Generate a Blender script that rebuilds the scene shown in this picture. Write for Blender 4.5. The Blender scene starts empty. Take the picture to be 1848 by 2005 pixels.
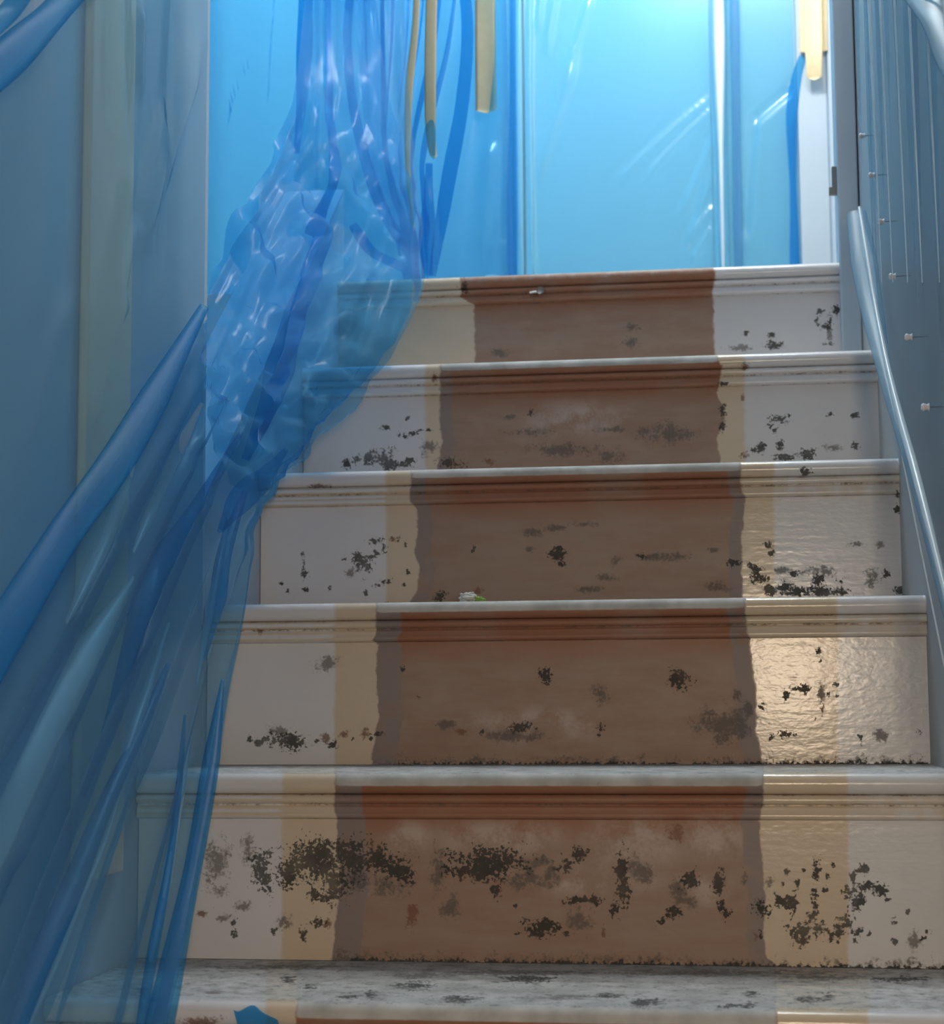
import bpy, math, random
import numpy as np

# ------------------------------------------------------------------ camera
SC = bpy.context.scene
COL = SC.collection
W, H, FPX = 1848.0, 2005.0, 3466.75
YAW, PIT, ROL = -0.136974, 0.107616, -0.005988
CAM = np.array([0.58107, -1.55554, 0.26112])
_F = np.array([math.sin(YAW)*math.cos(PIT), math.cos(YAW)*math.cos(PIT), math.sin(PIT)])
_R = np.array([math.cos(YAW), -math.sin(YAW), 0.0])
_U = np.cross(_R, _F)
_R, _U = math.cos(ROL)*_R+math.sin(ROL)*_U, -math.sin(ROL)*_R+math.cos(ROL)*_U
from mathutils import Matrix
cd = bpy.data.cameras.new('camera')
cam = bpy.data.objects.new('camera', cd)
COL.objects.link(cam)
M = Matrix(((_R[0], _U[0], -_F[0], CAM[0]), (_R[1], _U[1], -_F[1], CAM[1]), (_R[2], _U[2], -_F[2], CAM[2]), (0, 0, 0, 1)))
cam.matrix_world = M
cd.sensor_fit = 'VERTICAL'
cd.sensor_height = 24.0
cd.lens = 24.0*FPX/H
cd.clip_start = 0.02
cd.dof.use_dof = True
cd.dof.focus_distance = 2.0
cd.dof.aperture_fstop = 7.0
SC.camera = cam

# ------------------------------------------------------------------ world, lights, exposure
SC.view_settings.view_transform = 'Standard'
SC.view_settings.look = 'None'
SC.view_settings.gamma = 1.0
SC.view_settings.use_curve_mapping = False
SC.view_settings.exposure = 0.0
SC.cycles.transparent_max_bounces = 20
SC.cycles.max_bounces = 4
SC.cycles.use_adaptive_sampling = True
SC.cycles.adaptive_threshold = 0.1
SC.cycles.adaptive_min_samples = 16
wd = bpy.data.worlds.new('world')
SC.world = wd
wd.use_nodes = True
wd.node_tree.nodes['Background'].inputs[0].default_value = (0.75, 0.85, 1.0, 1)
wd.node_tree.nodes['Background'].inputs[1].default_value = 0.03


def area(name, loc, aim, size, power, col, sizey=None):
    l = bpy.data.lights.new(name, 'AREA')
    l.energy = power
    l.color = col
    l.size = size
    if sizey:
        l.shape = 'RECTANGLE'
        l.size_y = sizey
    else:
        l.shape = 'DISK'
    o = bpy.data.objects.new(name, l)
    COL.objects.link(o)
    o.location = loc
    from mathutils import Vector
    o.rotation_euler = (Vector(aim)-Vector(loc)).to_track_quat('-Z', 'Y').to_euler()
    return o


def bulb(name, loc, radius, power, col):
    l = bpy.data.lights.new(name, 'POINT')
    l.energy = power
    l.color = col
    l.shadow_soft_size = radius
    o = bpy.data.objects.new(name, l)
    COL.objects.link(o)
    o.location = loc
    return o


# pendant bulb over the landing (above the frame), added unseen fill bulb brightening the left wall, lamp of the hall at the foot of the stairs
bulb('landing_pendant_bulb', (0.55, 1.55, 2.52), 0.07, 52, (0.97, 1.0, 0.95))
bulb('stairwell_fill_bulb', (0.70, 1.00, 2.70), 0.12, 40, (0.98, 0.98, 0.97))
area('hall_ceiling_light', (0.756, -2.0, 0.347), (0.40, 0.5, 0.3), 0.16, 13.5, (1.0, 0.79, 0.57), 0.20)

# ------------------------------------------------------------------ helpers
h, d = 0.19, 0.24592
XL, XR = -0.024, 0.8154
WB = -0.35            # recessed wall on the left of the landing
YB = 2.43             # back wall


def ray(px, py):
    return _F + _R*(px-W/2)/FPX - _U*(py-H/2)/FPX


def at(px, py, axis, val):
    D = ray(px, py)
    i = 'xyz'.index(axis)
    return CAM + D*(val-CAM[i])/D[i]


def on_slope(px, py, off=0.0):
    """point on the sloping plane through the nosings (lifted by off)"""
    n = np.array([0, -h, d])/math.hypot(h, d)
    D = ray(px, py)
    return CAM + D*((off - CAM@n)/(D@n))


def proj(P):
    v = P-CAM
    z = v@_F
    return W/2+FPX*(v@_R)/z, H/2-FPX*(v@_U)/z


def empty(name, loc=(0, 0, 0)):
    o = bpy.data.objects.new(name, None)
    COL.objects.link(o)
    o.location = loc
    return o


def tag(o, label=None, cat=None, group=None, kind=None):
    for k, v in (('label', label), ('category', cat), ('group', group), ('kind', kind)):
        if v:
            o[k] = v
    return o


def mesh_obj(name, V, F, mat, parent=None, smooth=True, attrs=None):
    me = bpy.data.meshes.new(name)
    V = np.asarray(V, dtype=np.float32)
    me.from_pydata(V.tolist(), [], F if isinstance(F, list) else F.tolist())
    if attrs:
        for k, a in attrs.items():
            at_ = me.attributes.new(k, 'FLOAT', 'POINT')
            at_.data.foreach_set('value', np.asarray(a, dtype=np.float32))
    me.materials.append(mat)
    me.polygons.foreach_set('use_smooth', [smooth]*len(me.polygons))
    me.update()
    o = bpy.data.objects.new(name, me)
    COL.objects.link(o)
    if parent:
        o.parent = parent
        o.matrix_parent_inverse = Matrix.Translation(parent.location).inverted()
    return o


def grid_faces(na, nb, off=0, closed_a=False):
    i = np.arange(na if closed_a else na-1)[:, None]
    j = np.arange(nb-1)[None, :]
    a = i*nb+j
    b = ((i+1) % na)*nb+j
    return (np.stack([a, b, b+1, a+1], -1).reshape(-1, 4)+off)


def boxes(name, bs, mat, parent=None, bevel=0.0):
    V, Fs = [], []
    for (x0, x1, y0, y1, z0, z1) in bs:
        o = len(V)
        V += [(x0, y0, z0), (x1, y0, z0), (x1, y1, z0), (x0, y1, z0), (x0, y0, z1), (x1, y0, z1), (x1, y1, z1), (x0, y1, z1)]
        Fs += [[o+i for i in q] for q in ((0, 3, 2, 1), (4, 5, 6, 7), (0, 1, 5, 4), (1, 2, 6, 5), (2, 3, 7, 6), (3, 0, 4, 7))]
    o = mesh_obj(name, V, Fs, mat, parent, smooth=False)
    if bevel:
        m = o.modifiers.new('bevel', 'BEVEL')
        m.width = bevel
        m.segments = 3
    return o


def prism_x(name, prof, x0, x1, nx, mat, parent, attrfn=None):
    """profile [(y,z)] extruded along x, open profile, with end caps"""
    prof = np.array(prof)
    xs = np.linspace(x0, x1, nx)
    V = np.stack([np.repeat(xs[:, None], len(prof), 1), np.repeat(prof[None, :, 0], nx, 0), np.repeat(prof[None, :, 1], nx, 0)], -1)
    V = V.reshape(-1, 3)
    n = len(prof)
    F = grid_faces(nx, n).tolist()
    F = [f[::-1] for f in F]
    F.append(list(range(n)))
    F.append([(nx-1)*n+i for i in range(n)][::-1])
    return mesh_obj(name, V, F, mat, parent, True, attrfn(V) if attrfn else None)


# ------------------------------------------------------------------ materials
class NT:
    def __init__(s, name):
        s.m = bpy.data.materials.new(name)
        s.m.use_nodes = True
        s.t = s.m.node_tree
        s.t.nodes.clear()
        s.out = s.n('ShaderNodeOutputMaterial')
        s.tc = s.n('ShaderNodeTexCoord').outputs['Object']

    def n(s, typ, **kw):
        x = s.t.nodes.new(typ)
        for k, v in kw.items():
            setattr(x, k, v)
        return x

    def l(s, a, b):
        if hasattr(a, 'is_output') or hasattr(a, 'links'):
            s.t.links.new(a, b)
        else:
            b.default_value = a

    def math(s, op, a, b=0.0, clamp=False):
        x = s.n('ShaderNodeMath', operation=op, use_clamp=clamp)
        s.l(a, x.inputs[0])
        s.l(b, x.inputs[1])
        return x.outputs[0]

    def smooth(s, v, lo, hi):
        x = s.n('ShaderNodeMapRange', interpolation_type='SMOOTHSTEP')
        s.l(v, x.inputs[0])
        x.inputs[1].default_value = lo
        x.inputs[2].default_value = hi
        return x.outputs[0]

    def noise(s, scale, detail=4, rough=0.55, stretch=(1, 1, 1), dist=0.0):
        mp = s.n('ShaderNodeMapping')
        mp.inputs['Scale'].default_value = stretch
        s.t.links.new(s.tc, mp.inputs[0])
        x = s.n('ShaderNodeTexNoise')
        x.inputs['Scale'].default_value = scale
        x.inputs['Detail'].default_value = detail
        x.inputs['Roughness'].default_value = rough
        x.inputs['Distortion'].default_value = dist
        s.t.links.new(mp.outputs[0], x.inputs['Vector'])
        return x.outputs['Fac']

    def mix(s, f, a, b):
        x = s.n('ShaderNodeMix', data_type='RGBA')
        s.l(f, x.inputs[0])
        for v, i in ((a, 6), (b, 7)):
            if isinstance(v, tuple):
                v = (*v, 1)[:4]
            s.l(v, x.inputs[i])
        return x.outputs[2]

    def attr(s, name):
        x = s.n('ShaderNodeAttribute', attribute_name=name)
        return x.outputs['Fac']

    def bsdf(s, col, rough, bump=None, bstr=0.3, bdist=0.002, spec=0.5):
        b = s.n('ShaderNodeBsdfPrincipled')
        if isinstance(col, tuple):
            col = (*col, 1)[:4]
        s.l(col, b.inputs['Base Color'])
        s.l(rough, b.inputs['Roughness'])
        b.inputs['Specular IOR Level'].default_value = spec
        if bump is not None:
            bn = s.n('ShaderNodeBump')
            bn.inputs['Strength'].default_value = bstr
            bn.inputs['Distance'].default_value = bdist
            s.l(bump, bn.inputs['Height'])
            s.t.links.new(bn.outputs[0], b.inputs['Normal'])
        s.t.links.new(b.outputs[0], s.out.inputs[0])
        return b


def simple(name, col, rough=0.5, var=0.08, scale=30, bstr=0.2, spec=0.5):
    t = NT(name)
    c = t.mix(t.noise(scale, 3), tuple(x*(1-var) for x in col), tuple(min(1, x*(1+var)) for x in col))
    t.bsdf(c, rough, t.noise(scale*6, 2) if bstr else None, bstr, 0.001, spec)
    return t.m


def stair_paint(name):
    """old painted wood: white and cream paint at the sides, bare brown strip in the middle, chipped and mouldy spots"""
    t = NT(name)
    nE = t.math('SUBTRACT', t.noise(70, 6, 0.6), 0.5)
    nF = t.math('SUBTRACT', t.noise(260, 5, 0.65), 0.5)
    nL = t.noise(9, 3, 0.5)
    nM = t.noise(28, 4, 0.55)
    nS = t.noise(14, 4, 0.6, (1, 1, 4))
    run = t.math('ADD', t.attr('runner'), t.math('MULTIPLY', nE, 0.16))
    mrun = t.smooth(run, -0.025, 0.025)
    mgrey = t.math('MULTIPLY', t.attr('greyband'), t.smooth(nM, 0.2, 0.55))
    mcream = t.smooth(t.math('ADD', t.attr('cream'), t.math('MULTIPLY', nE, 0.12)), -0.05, 0.05)
    white = t.mix(nL, (0.60, 0.585, 0.59), (0.70, 0.69, 0.70))
    cream = t.mix(nM, (0.59, 0.475, 0.35), (0.64, 0.535, 0.41))
    paint = t.mix(mcream, white, cream)
    brown = t.mix(t.smooth(nS, 0.3, 0.7), (0.30, 0.188, 0.135), (0.325, 0.23, 0.175))
    brown = t.mix(t.math('MULTIPLY', t.smooth(nM, 0.5, 0.75), 0.35), brown, (0.37, 0.26, 0.205))
    brown = t.mix(t.math('MULTIPLY', t.attr('redness'), t.smooth(nL, 0.2, 0.6)), brown, (0.30, 0.125, 0.068))
    brown = t.mix(t.math('MULTIPLY', t.attr('pale'), t.smooth(t.math('ADD', nM, t.math('MULTIPLY', nF, 0.4)), 0.35, 0.65)), brown, (0.44, 0.345, 0.295))
    brown = t.mix(mgrey, brown, (0.25, 0.20, 0.185))
    base = t.mix(mrun, paint, brown)
    dust = t.smooth(t.math('ADD', t.attr('dust'), t.math('MULTIPLY', nE, 0.5)), 0.35, 0.75)
    base = t.mix(dust, base, t.mix(t.smooth(nM, 0.3, 0.7), (0.36, 0.35, 0.33), (0.52, 0.505, 0.485)))
    # soft grime, rust, hard dark chips, with painted shade of the riser gaps
    smg = t.smooth(t.math('ADD', t.attr('smudge_and_shade'), t.math('MULTIPLY', t.math('ADD', nE, nF), 2.6)), 0.05, 0.8)
    base = t.mix(t.math('MULTIPLY', smg, 0.75), base, (0.115, 0.10, 0.09))
    rst = t.smooth(t.math('ADD', t.attr('rust'), t.math('MULTIPLY', t.math('ADD', nE, nF), 2.6)), 0.05, 0.7)
    base = t.mix(t.math('MULTIPLY', rst, 0.8), base, (0.17, 0.07, 0.035))
    stv = t.math('ADD', t.attr('stain_and_gap_shade'), t.math('ADD', t.math('MULTIPLY', nE, 2.8), t.math('MULTIPLY', nF, 4.2)))
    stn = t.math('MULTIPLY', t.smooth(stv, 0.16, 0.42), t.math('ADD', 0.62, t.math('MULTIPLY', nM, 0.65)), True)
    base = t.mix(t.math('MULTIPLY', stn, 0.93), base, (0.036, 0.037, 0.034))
    # scattered tiny pin spots
    vo = t.n('ShaderNodeTexVoronoi', feature='F1')
    vo.inputs['Scale'].default_value = 55
    t.t.links.new(t.tc, vo.inputs['Vector'])
    spk = t.math('MULTIPLY', t.smooth(vo.outputs['Distance'], 0.13, 0.06), t.smooth(t.noise(5, 2), 0.64, 0.76))
    base = t.mix(t.math('MULTIPLY', spk, 0.6), base, (0.14, 0.10, 0.075))
    rough = t.mix(mrun, (0.20, 0.20, 0.20), (0.5, 0.5, 0.5))
    rough = t.mix(t.math('MAXIMUM', t.math('MAXIMUM', stn, dust), smg), rough, (0.75, 0.75, 0.75))
    hgt = t.math('ADD', t.math('MULTIPLY', t.noise(150, 2, 0.5, (0.7, 1, 1.2)), 0.55), t.math('MULTIPLY', t.noise(60, 2, 0.5, (0.25, 1, 2.0)), 0.55))
    hgt = t.math('SUBTRACT', hgt, t.math('ADD', t.math('MULTIPLY', stn, 0.5), t.math('MULTIPLY', mrun, 0.35)))
    t.bsdf(base, rough, hgt, 0.40, 0.0009, 0.32)
    return t.m


def film(name, tint, body, body_fac, gloss=0.05, rough=0.2):
    """thin translucent polythene: tinted see-through, a little milky, glossy"""
    t = NT(name)
    tr = t.n('ShaderNodeBsdfTransparent')
    tr.inputs[0].default_value = (*tint, 1)
    df = t.n('ShaderNodeBsdfDiffuse')
    tl = t.n('ShaderNodeBsdfTranslucent')
    for x in (df, tl):
        x.inputs[0].default_value = (*body, 1)
    mb = t.n('ShaderNodeMixShader')
    mb.inputs[0].default_value = 0.5
    t.t.links.new(df.outputs[0], mb.inputs[1])
    t.t.links.new(tl.outputs[0], mb.inputs[2])
    m1 = t.n('ShaderNodeMixShader')
    m1.inputs[0].default_value = body_fac
    t.t.links.new(tr.outputs[0], m1.inputs[1])
    t.t.links.new(mb.outputs[0], m1.inputs[2])
    gl = t.n('ShaderNodeBsdfGlossy')
    gl.inputs[0].default_value = (0.9, 0.95, 1, 1)
    gl.inputs['Roughness'].default_value = rough
    ge = t.n('ShaderNodeNewGeometry')
    dp = t.n('ShaderNodeVectorMath', operation='DOT_PRODUCT')
    t.t.links.new(ge.outputs['Normal'], dp.inputs[0])
    t.t.links.new(ge.outputs['Incoming'], dp.inputs[1])
    gr = t.math('POWER', t.math('SUBTRACT', 1.0, t.math('ABSOLUTE', dp.outputs['Value']), True), 4.0)
    fre = t.math('ADD', gloss, t.math('MULTIPLY', gr, min(gloss*7, 0.5)))
    m2 = t.n('ShaderNodeMixShader')
    t.l(fre, m2.inputs[0])
    t.t.links.new(m1.outputs[0], m2.inputs[1])
    t.t.links.new(gl.outputs[0], m2.inputs[2])
    t.t.links.new(m2.outputs[0], t.out.inputs[0])
    return t.m


M_STAIR = stair_paint('old_stair_paint')
M_BLUE = film('blue_polythene', (0.43, 0.77, 0.955), (0.18, 0.53, 0.85), 0.25, 0.005, 0.27)
M_FOLD = film('blue_polythene_folded', (0.38, 0.75, 0.95), (0.13, 0.51, 0.85), 0.22, 0.004, 0.3)
M_DRAPE = film('draped_blue_polythene', (0.60, 0.82, 0.94), (0.36, 0.62, 0.83), 0.27, 0.005, 0.26)
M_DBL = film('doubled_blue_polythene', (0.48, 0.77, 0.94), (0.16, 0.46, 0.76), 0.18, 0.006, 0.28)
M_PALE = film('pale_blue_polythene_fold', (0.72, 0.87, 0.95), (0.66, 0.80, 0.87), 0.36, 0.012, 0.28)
M_THIN = film('thin_blue_polythene', (0.58, 0.82, 0.94), (0.34, 0.58, 0.78), 0.24, 0.02, 0.25)
M_BACK = film('blue_polythene_taut', (0.45, 0.79, 0.95), (0.30, 0.63, 0.86), 0.18, 0.06, 0.20)
M_CLEAR = film('clear_polythene', (0.83, 0.88, 0.91), (0.45, 0.58, 0.68), 0.16, 0.012, 0.25)
M_MILK = film('clear_polythene_folded', (0.72, 0.84, 0.92), (0.50, 0.68, 0.80), 0.38, 0.006, 0.28)
M_RIB = film('clear_polythene_highlight', (0.62, 0.80, 0.92), (0.86, 0.94, 0.98), 0.75, 0.02, 0.25)  # whitened copy of the clear film for painted highlights on ridges and hem
M_GLARE = film('polythene_edge_glare', (0.72, 0.90, 0.97), (0.80, 0.93, 0.96), 0.45, 0.40, 0.5)
M_WALL = simple('white_wall', (0.66, 0.66, 0.66), 0.6, 0.03, 8, bstr=0)
M_PAPER = simple('pale_blue_grey_wall', (0.47, 0.57, 0.70), 0.6, 0.03, 8, bstr=0)
M_GREY = simple('grey_wall', (0.44, 0.44, 0.43), 0.6, 0.06, 8, bstr=0)
M_END = simple('blue_grey_paint', (0.46, 0.53, 0.60), 0.45, 0.05, 10)
M_WHITE = simple('white_gloss_paint', (0.74, 0.74, 0.74), 0.35, 0.03, 10)
M_BEIGE = simple('beige_wood', (0.95, 0.74, 0.60), 0.5, 0.05, 14)
M_TAPE = simple('masking_tape', (0.82, 0.64, 0.38), 0.55, 0.08, 60)
M_TAPE_SHADED = simple('shaded_masking_tape', (0.32, 0.28, 0.17), 0.6, 0.1, 60)  # darker copy of the tape, with the shade at the curtain in its colour
M_METAL = simple('dull_metal', (0.22, 0.21, 0.20), 0.4, 0.15, 90)
M_CEIL = simple('ceiling_white', (0.8, 0.8, 0.78), 0.8, 0.03, 8, bstr=0)
M_FLOOR = simple('landing_boards', (0.35, 0.30, 0.26), 0.6, 0.15, 12, bstr=0)

# ------------------------------------------------------------------ the setting
tag(boxes('wall_left', [(XL-0.12, XL, -4.5, 0.49, -2.6, 3.4)], M_PAPER), kind='structure')
tag(boxes('wall_left_recess', [(WB-0.1, WB, 0.35, YB+0.1, -1.0, 3.4), (WB, XL-0.121, 0.35, 0.45, -1.0, 3.4), (WB, XL-0.03, 5*d+0.06, 5*d+0.10, -1.0, 5*h)], M_WALL), kind='structure')
tag(boxes('wall_back', [(WB, 1.35, YB, YB+0.1, 0.3, 3.4)], M_WALL), kind='structure')
tag(boxes('wall_right', [(XR+0.002, XR+0.12, -4.5, 5*d+0.06, -2.6, 3.4)], M_GREY), kind='structure')
tag(boxes('wall_right_landing', [(1.25, 1.35, 5*d+0.06, YB, 0.9, 3.4), (XR+0.12, 1.35, 5*d-0.06, 5*d+0.06, 0.9, 3.4)], M_WALL), kind='structure')
tag(boxes('wall_front', [(-0.2, 1.0, -4.6, -4.5, -2.6, 3.4)], M_WALL), kind='structure')
tag(boxes('ceiling', [(-0.5, 1.4, -4.6, YB+0.1, 3.4, 3.5)], M_CEIL), kind='structure')
tag(boxes('floor', [(WB, 1.25, 5*d+0.10, YB, 5*h-0.03, 5*h)], M_FLOOR), kind='structure')
tag(boxes('floor_hall', [(-0.15, 0.95, -4.5, -0.9, -2.7, -2.6)], M_FLOOR), kind='structure')

# low side wall closing the upper steps on the left
pr = [(0.491, 0.491*h/d+0.13), (5*d+0.055, 5*h+0.17), (5*d+0.055, -1.0), (0.491, -1.0)]
V = [(x, a, b) for x in (XL-0.10, XL) for a, b in pr]
tag(mesh_obj('wall_left_apron', V, [[0, 1, 2, 3], [7, 6, 5, 4], [0, 4, 5, 1], [1, 5, 6, 2], [2, 6, 7, 3], [3, 7, 4, 0]], M_PAPER, None, False), kind='structure')

# narrow cupboard door on the back wall, with its casing
X0, X1 = at(1010, 300, 'y', YB)[0], at(1428, 300, 'y', YB)[0]
door = tag(empty('door_1', ((X0+X1)/2, YB, 5*h)), 'narrow white door with casing behind blue film at the landing', kind='structure')
boxes('door_leaf', [(X0+0.04, X1-0.04, YB-0.008, YB, 5*h, 2.9)], M_WHITE, door, 0.002)
boxes('casing', [(X0, X0+0.018, YB-0.024, YB, 5*h, 2.94), (X0+0.022, X0+0.040, YB-0.018, YB, 5*h, 2.94)], M_WHITE, door, 0.004)
boxes('casing', [(X1-0.040, X1-0.004, YB-0.030, YB, 5*h, 2.94)], M_WHITE, door, 0.012)

# white door casing on the right of the landing, uncovered
a0, a1 = at(1563, 300, 'y', YB-0.03)[0], at(1662, 300, 'y', YB-0.03)[0]
c2 = tag(empty('trim_1', ((a0+a1)/2, YB, 5*h)), 'white door casing on the landing back wall', kind='structure')
boxes('casing_board', [(a0, a1-0.045, YB-0.045, YB, 5*h, 3.0)], M_END, c2, 0.004)
boxes('casing_bead', [(a1-0.045, a1-0.030, YB-0.052, YB, 5*h, 3.0)], M_END, c2, 0.006)
boxes('casing_board', [(a1-0.030, a1, YB-0.040, YB, 5*h, 3.0)], M_END, c2, 0.004)

# casing board at the top of the stairs, in front of the right wall's end
c3 = tag(empty('trim_2', (0.80, 5*d, 4*h)), 'grey white board standing at the top right of the stairs', kind='structure')
boxes('end_board', [(0.7835, XR, 5*d-0.008, 5*d+0.06, 4*h, 3.2)], M_END, c3, 0.003)
zs = [at(1640, y, 'y', 5*d)[2] for y in (325, 345, 365, 380)]
lt = boxes('strike_plate', [(0.776, 0.7835, 5*d+0.0, 5*d+0.012, zs[2], zs[0]), (0.771, 0.7835, 5*d+0.0, 5*d+0.010, zs[3], zs[2])], M_METAL, c3, 0.001)
lt['label'] = 'small dark metal strike plate'

# beige board on the left wall seen through the film
yb0, yb1 = at(172, 700, 'x', XL+0.010)[1], at(258, 700, 'x', XL+0.010)[1]
tag(boxes('trim_3', [(XL, XL+0.010, yb0, yb1, h*yb0/d+0.05, 3.3)], M_BEIGE, None, 0.003), 'beige vertical board on left wall behind blue film', kind='structure')

# ------------------------------------------------------------------ the staircase
stairs = tag(empty('staircase', (0.4, 0, 0)), 'old wooden staircase with chipped white paint and a bare brown centre strip', 'staircase')

# edges of the bare strip on each riser as measured (pixel x at pixel y), turned into places on the boards
RUN_L = {1: [(655, 1544), (652, 1580), (660, 1603), (660, 1658), (667, 1742), (659, 1775), (654, 1840), (649, 1875)],
         2: [(736, 1201), (737, 1237), (728, 1253), (739, 1263), (736, 1335), (741, 1400), (728, 1480)],
         3: [(803, 945), (803, 981), (816, 997), (817, 1036), (811, 1075), (822, 1114), (816, 1156), (803, 1179)],
         4: [(861, 726), (861, 772), (861, 825), (866, 867), (854, 913)],
         5: [(901, 550), (900, 582), (928, 596), (930, 705)],
         0: [(580, 1990), (580, 2100)]}
RUN_R = {1: [(1495, 1555), (1490, 1583), (1486, 1605), (1490, 1671), (1499, 1754), (1495, 1837), (1503, 1876), (1525, 1893)],
         2: [(1460, 1203), (1464, 1235), (1467, 1257), (1470, 1298), (1480, 1352), (1480, 1433), (1491, 1487)],
         3: [(1449, 938), (1452, 964), (1460, 977), (1457, 1010), (1452, 1042), (1452, 1166)],
         4: [(1405, 703), (1415, 716), (1409, 749), (1405, 771), (1418, 804), (1415, 833), (1405, 852), (1409, 894)],
         5: [(1399, 522), (1396, 577), (1397, 635), (1399, 687)],
         0: [(1520, 1990), (1520, 2100)]}
CR_L = {0: 520, 1: 552, 2: 655, 3: 756, 4: 832, 5: 640}      # cream paint from here to the strip
CR_R = {0: 1700, 1: 1660, 2: 1640, 3: 1515, 4: 1458, 5: 1385}   # and from the strip to here
GB = {0: (0, 0), 1: (55, 35), 2: (48, 35), 3: (30, 24), 4: (24, 0), 5: (0, 0)}
STAIN = {
 1: [(600,1680,40,25),(625,1672,45,25),(640,1700,40,25),(655,1730,25,30),(570,1708,30,20),(690,1680,45,28),(735,1688,40,18),(780,1705,25,20),(510,1700,16,28),(520,1722,12,24),
     (630,1755,18,10),(613,1748,10,6),(460,1830,6,6),(457,1805,5,8),(535,1822,7,6),(593,1832,8,12),(622,1808,12,8),
     (960,1687,55,22),(947,1706,40,16),(908,1705,30,12),(970,1742,9,14),(1106,1697,14,12),(1136,1671,11,13),(1142,1762,30,6),(1165,1765,9,9),(1061,1817,26,16),(1017,1828,8,6),(1110,1828,6,6),
     (1217,1697,10,30),(1220,1742,11,28),(1204,1778,10,12),(1350,1723,13,15),(1317,1787,14,10),(1295,1804,9,9),(1408,1729,10,20),(1412,1775,9,14),(1421,1790,8,10),(1009,1773,4,4),
     (1598,1707,8,20),(1596,1763,8,30),(1553,1774,8,25),(1540,1770,15,8),(1525,1763,5,12),(1569,1821,22,14),(1569,1843,11,14),(1589,1796,8,12),(1603,1821,16,12),(1625,1838,8,10),(1652,1804,13,14),(1641,1821,8,14),
     (1680,1763,12,16),(1669,1746,14,8),(1691,1738,20,8),(1722,1741,13,10),(1690,1700,9,13),(1669,1718,6,8),(1752,1804,6,10),(1751,1844,6,7),(1680,1824,9,7),(1808,1837,6,6),(1816,1824,5,5),(1777,1785,5,6),(1621,1716,5,6),
     (1575,1703,5,5),(1540,1707,5,5),(1561,1727,5,8),(1533,1730,4,8),(1492,1782,12,14),(1489,1829,5,7),(1738,1763,5,5),(1655,1757,6,5),(1614,1743,7,6),(1630,1694,5,6),(1700,1829,5,5),(1673,1842,5,5),(1545,1756,6,6),(1640,1845,6,4)],
 2: [(566,1451,28,12),(507,1456,7,7),(517,1448,4,5),(488,1447,4,5),(531,1461,5,6),(653,1458,9,8),(690,1447,4,5),(726,1446,5,7),(738,1437,10,4),(621,1450,4,5),
     (1067,1325,11,11),(1330,1331,16,15),(1020,1424,18,8),(1179,1425,8,8),(1173,1441,4,5),(942,1432,5,7),(819,1367,4,4),(788,1310,4,6),
     (1570,1349,15,6),(1579,1349,7,9),(1540,1362,7,8),(1623,1360,5,5),(1636,1340,5,4),(1602,1276,6,6),(1606,1295,4,4),(1491,1385,7,6),(1537,1438,13,9),(1510,1436,5,5),(1510,1446,4,4),(1683,1444,7,8),(1798,1433,6,6),(1596,1408,5,5),(1638,1364,4,4),(1683,1455,5,5)],
 3: [(708,1101,18,13),(702,1088,8,9),(725,1091,8,6),(738,1084,6,8),(739,1060,12,6),(750,1075,7,10),(728,1058,6,4),(754,1068,5,6),(781,1057,5,6),(794,1063,4,8),(593,1085,4,6),(596,1122,7,10),(595,1104,2.5,18),(600,1154,6,5),
     (564,1158,4,6),(551,1143,4,4),(645,1153,4,5),(674,1094,4,5),(713,1135,8,4),(754,1138,12,6),(738,1146,8,5),(715,1162,5,6),(798,1120,4,7),(791,1146,4,6),(757,1182,8,4),
     (1090,1088,11,11),(1096,1102,8,6),(1095,1075,6,5),(926,1076,4,6),(1257,1088,8,5),(1432,1102,14,5),(861,1169,10,9),
     (1503,1066,7,8),(1510,1084,5,5),(1489,1130,14,8),(1475,1139,6,6),(1470,1108,6,6),(1480,1116,12,6),(1535,1151,17,12),(1564,1158,30,8),(1605,1157,30,9),(1640,1160,18,6),(1602,1135,11,10),(1646,1138,9,6),(1553,1124,7,5),(1510,1154,10,8),
     (1736,1123,6,6),(1762,1156,12,7),(1760,969,8,9),(1757,996,8,8),(1578,924,10,6)],
 4: [(741,898,24,14),(720,895,9,12),(699,900,8,9),(678,909,8,10),(762,909,14,10),(784,909,16,5),(805,902,10,5),(755,837,9,4),(782,851,4,7),(791,854,8,5),(805,849,10,4),(836,842,14,3),(799,818,4,4),(878,905,22,9),(1037,809,7,7),
     (1528,820,18,6),(1509,829,8,9),(1517,842,5,6),(1544,815,7,5),(1489,876,10,8),(1476,881,7,5),(1527,872,7,12),(1531,894,15,5),(1580,888,13,9),(1415,803,7,12),(1415,836,6,8),(1418,752,10,5),(1625,812,7,5),(1674,813,7,5),(1674,876,7,8)],
 5: [(1606,611,7,5),(1598,626,4,8),(1616,638,11,6),(1625,626,5,10),(1638,609,7,9),(1622,673,9,5),(1515,676,13,7),(1512,656,7,6),(1460,651,5,6),(908,564,9,13)],
 0: [(1032,1917,45,7),(899,1956,30,6),(810,1930,30,7),(725,1947,11,8),(677,1951,18,4),(566,1920,16,6),(608,1932,14,4),(1265,1963,30,6),(1190,1950,30,4),(1470,1945,16,4),(1583,1957,22,6),(1622,1951,12,6),(1431,1970,20,3),(1467,1970,12,5),(1763,1918,50,5)]}
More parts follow.
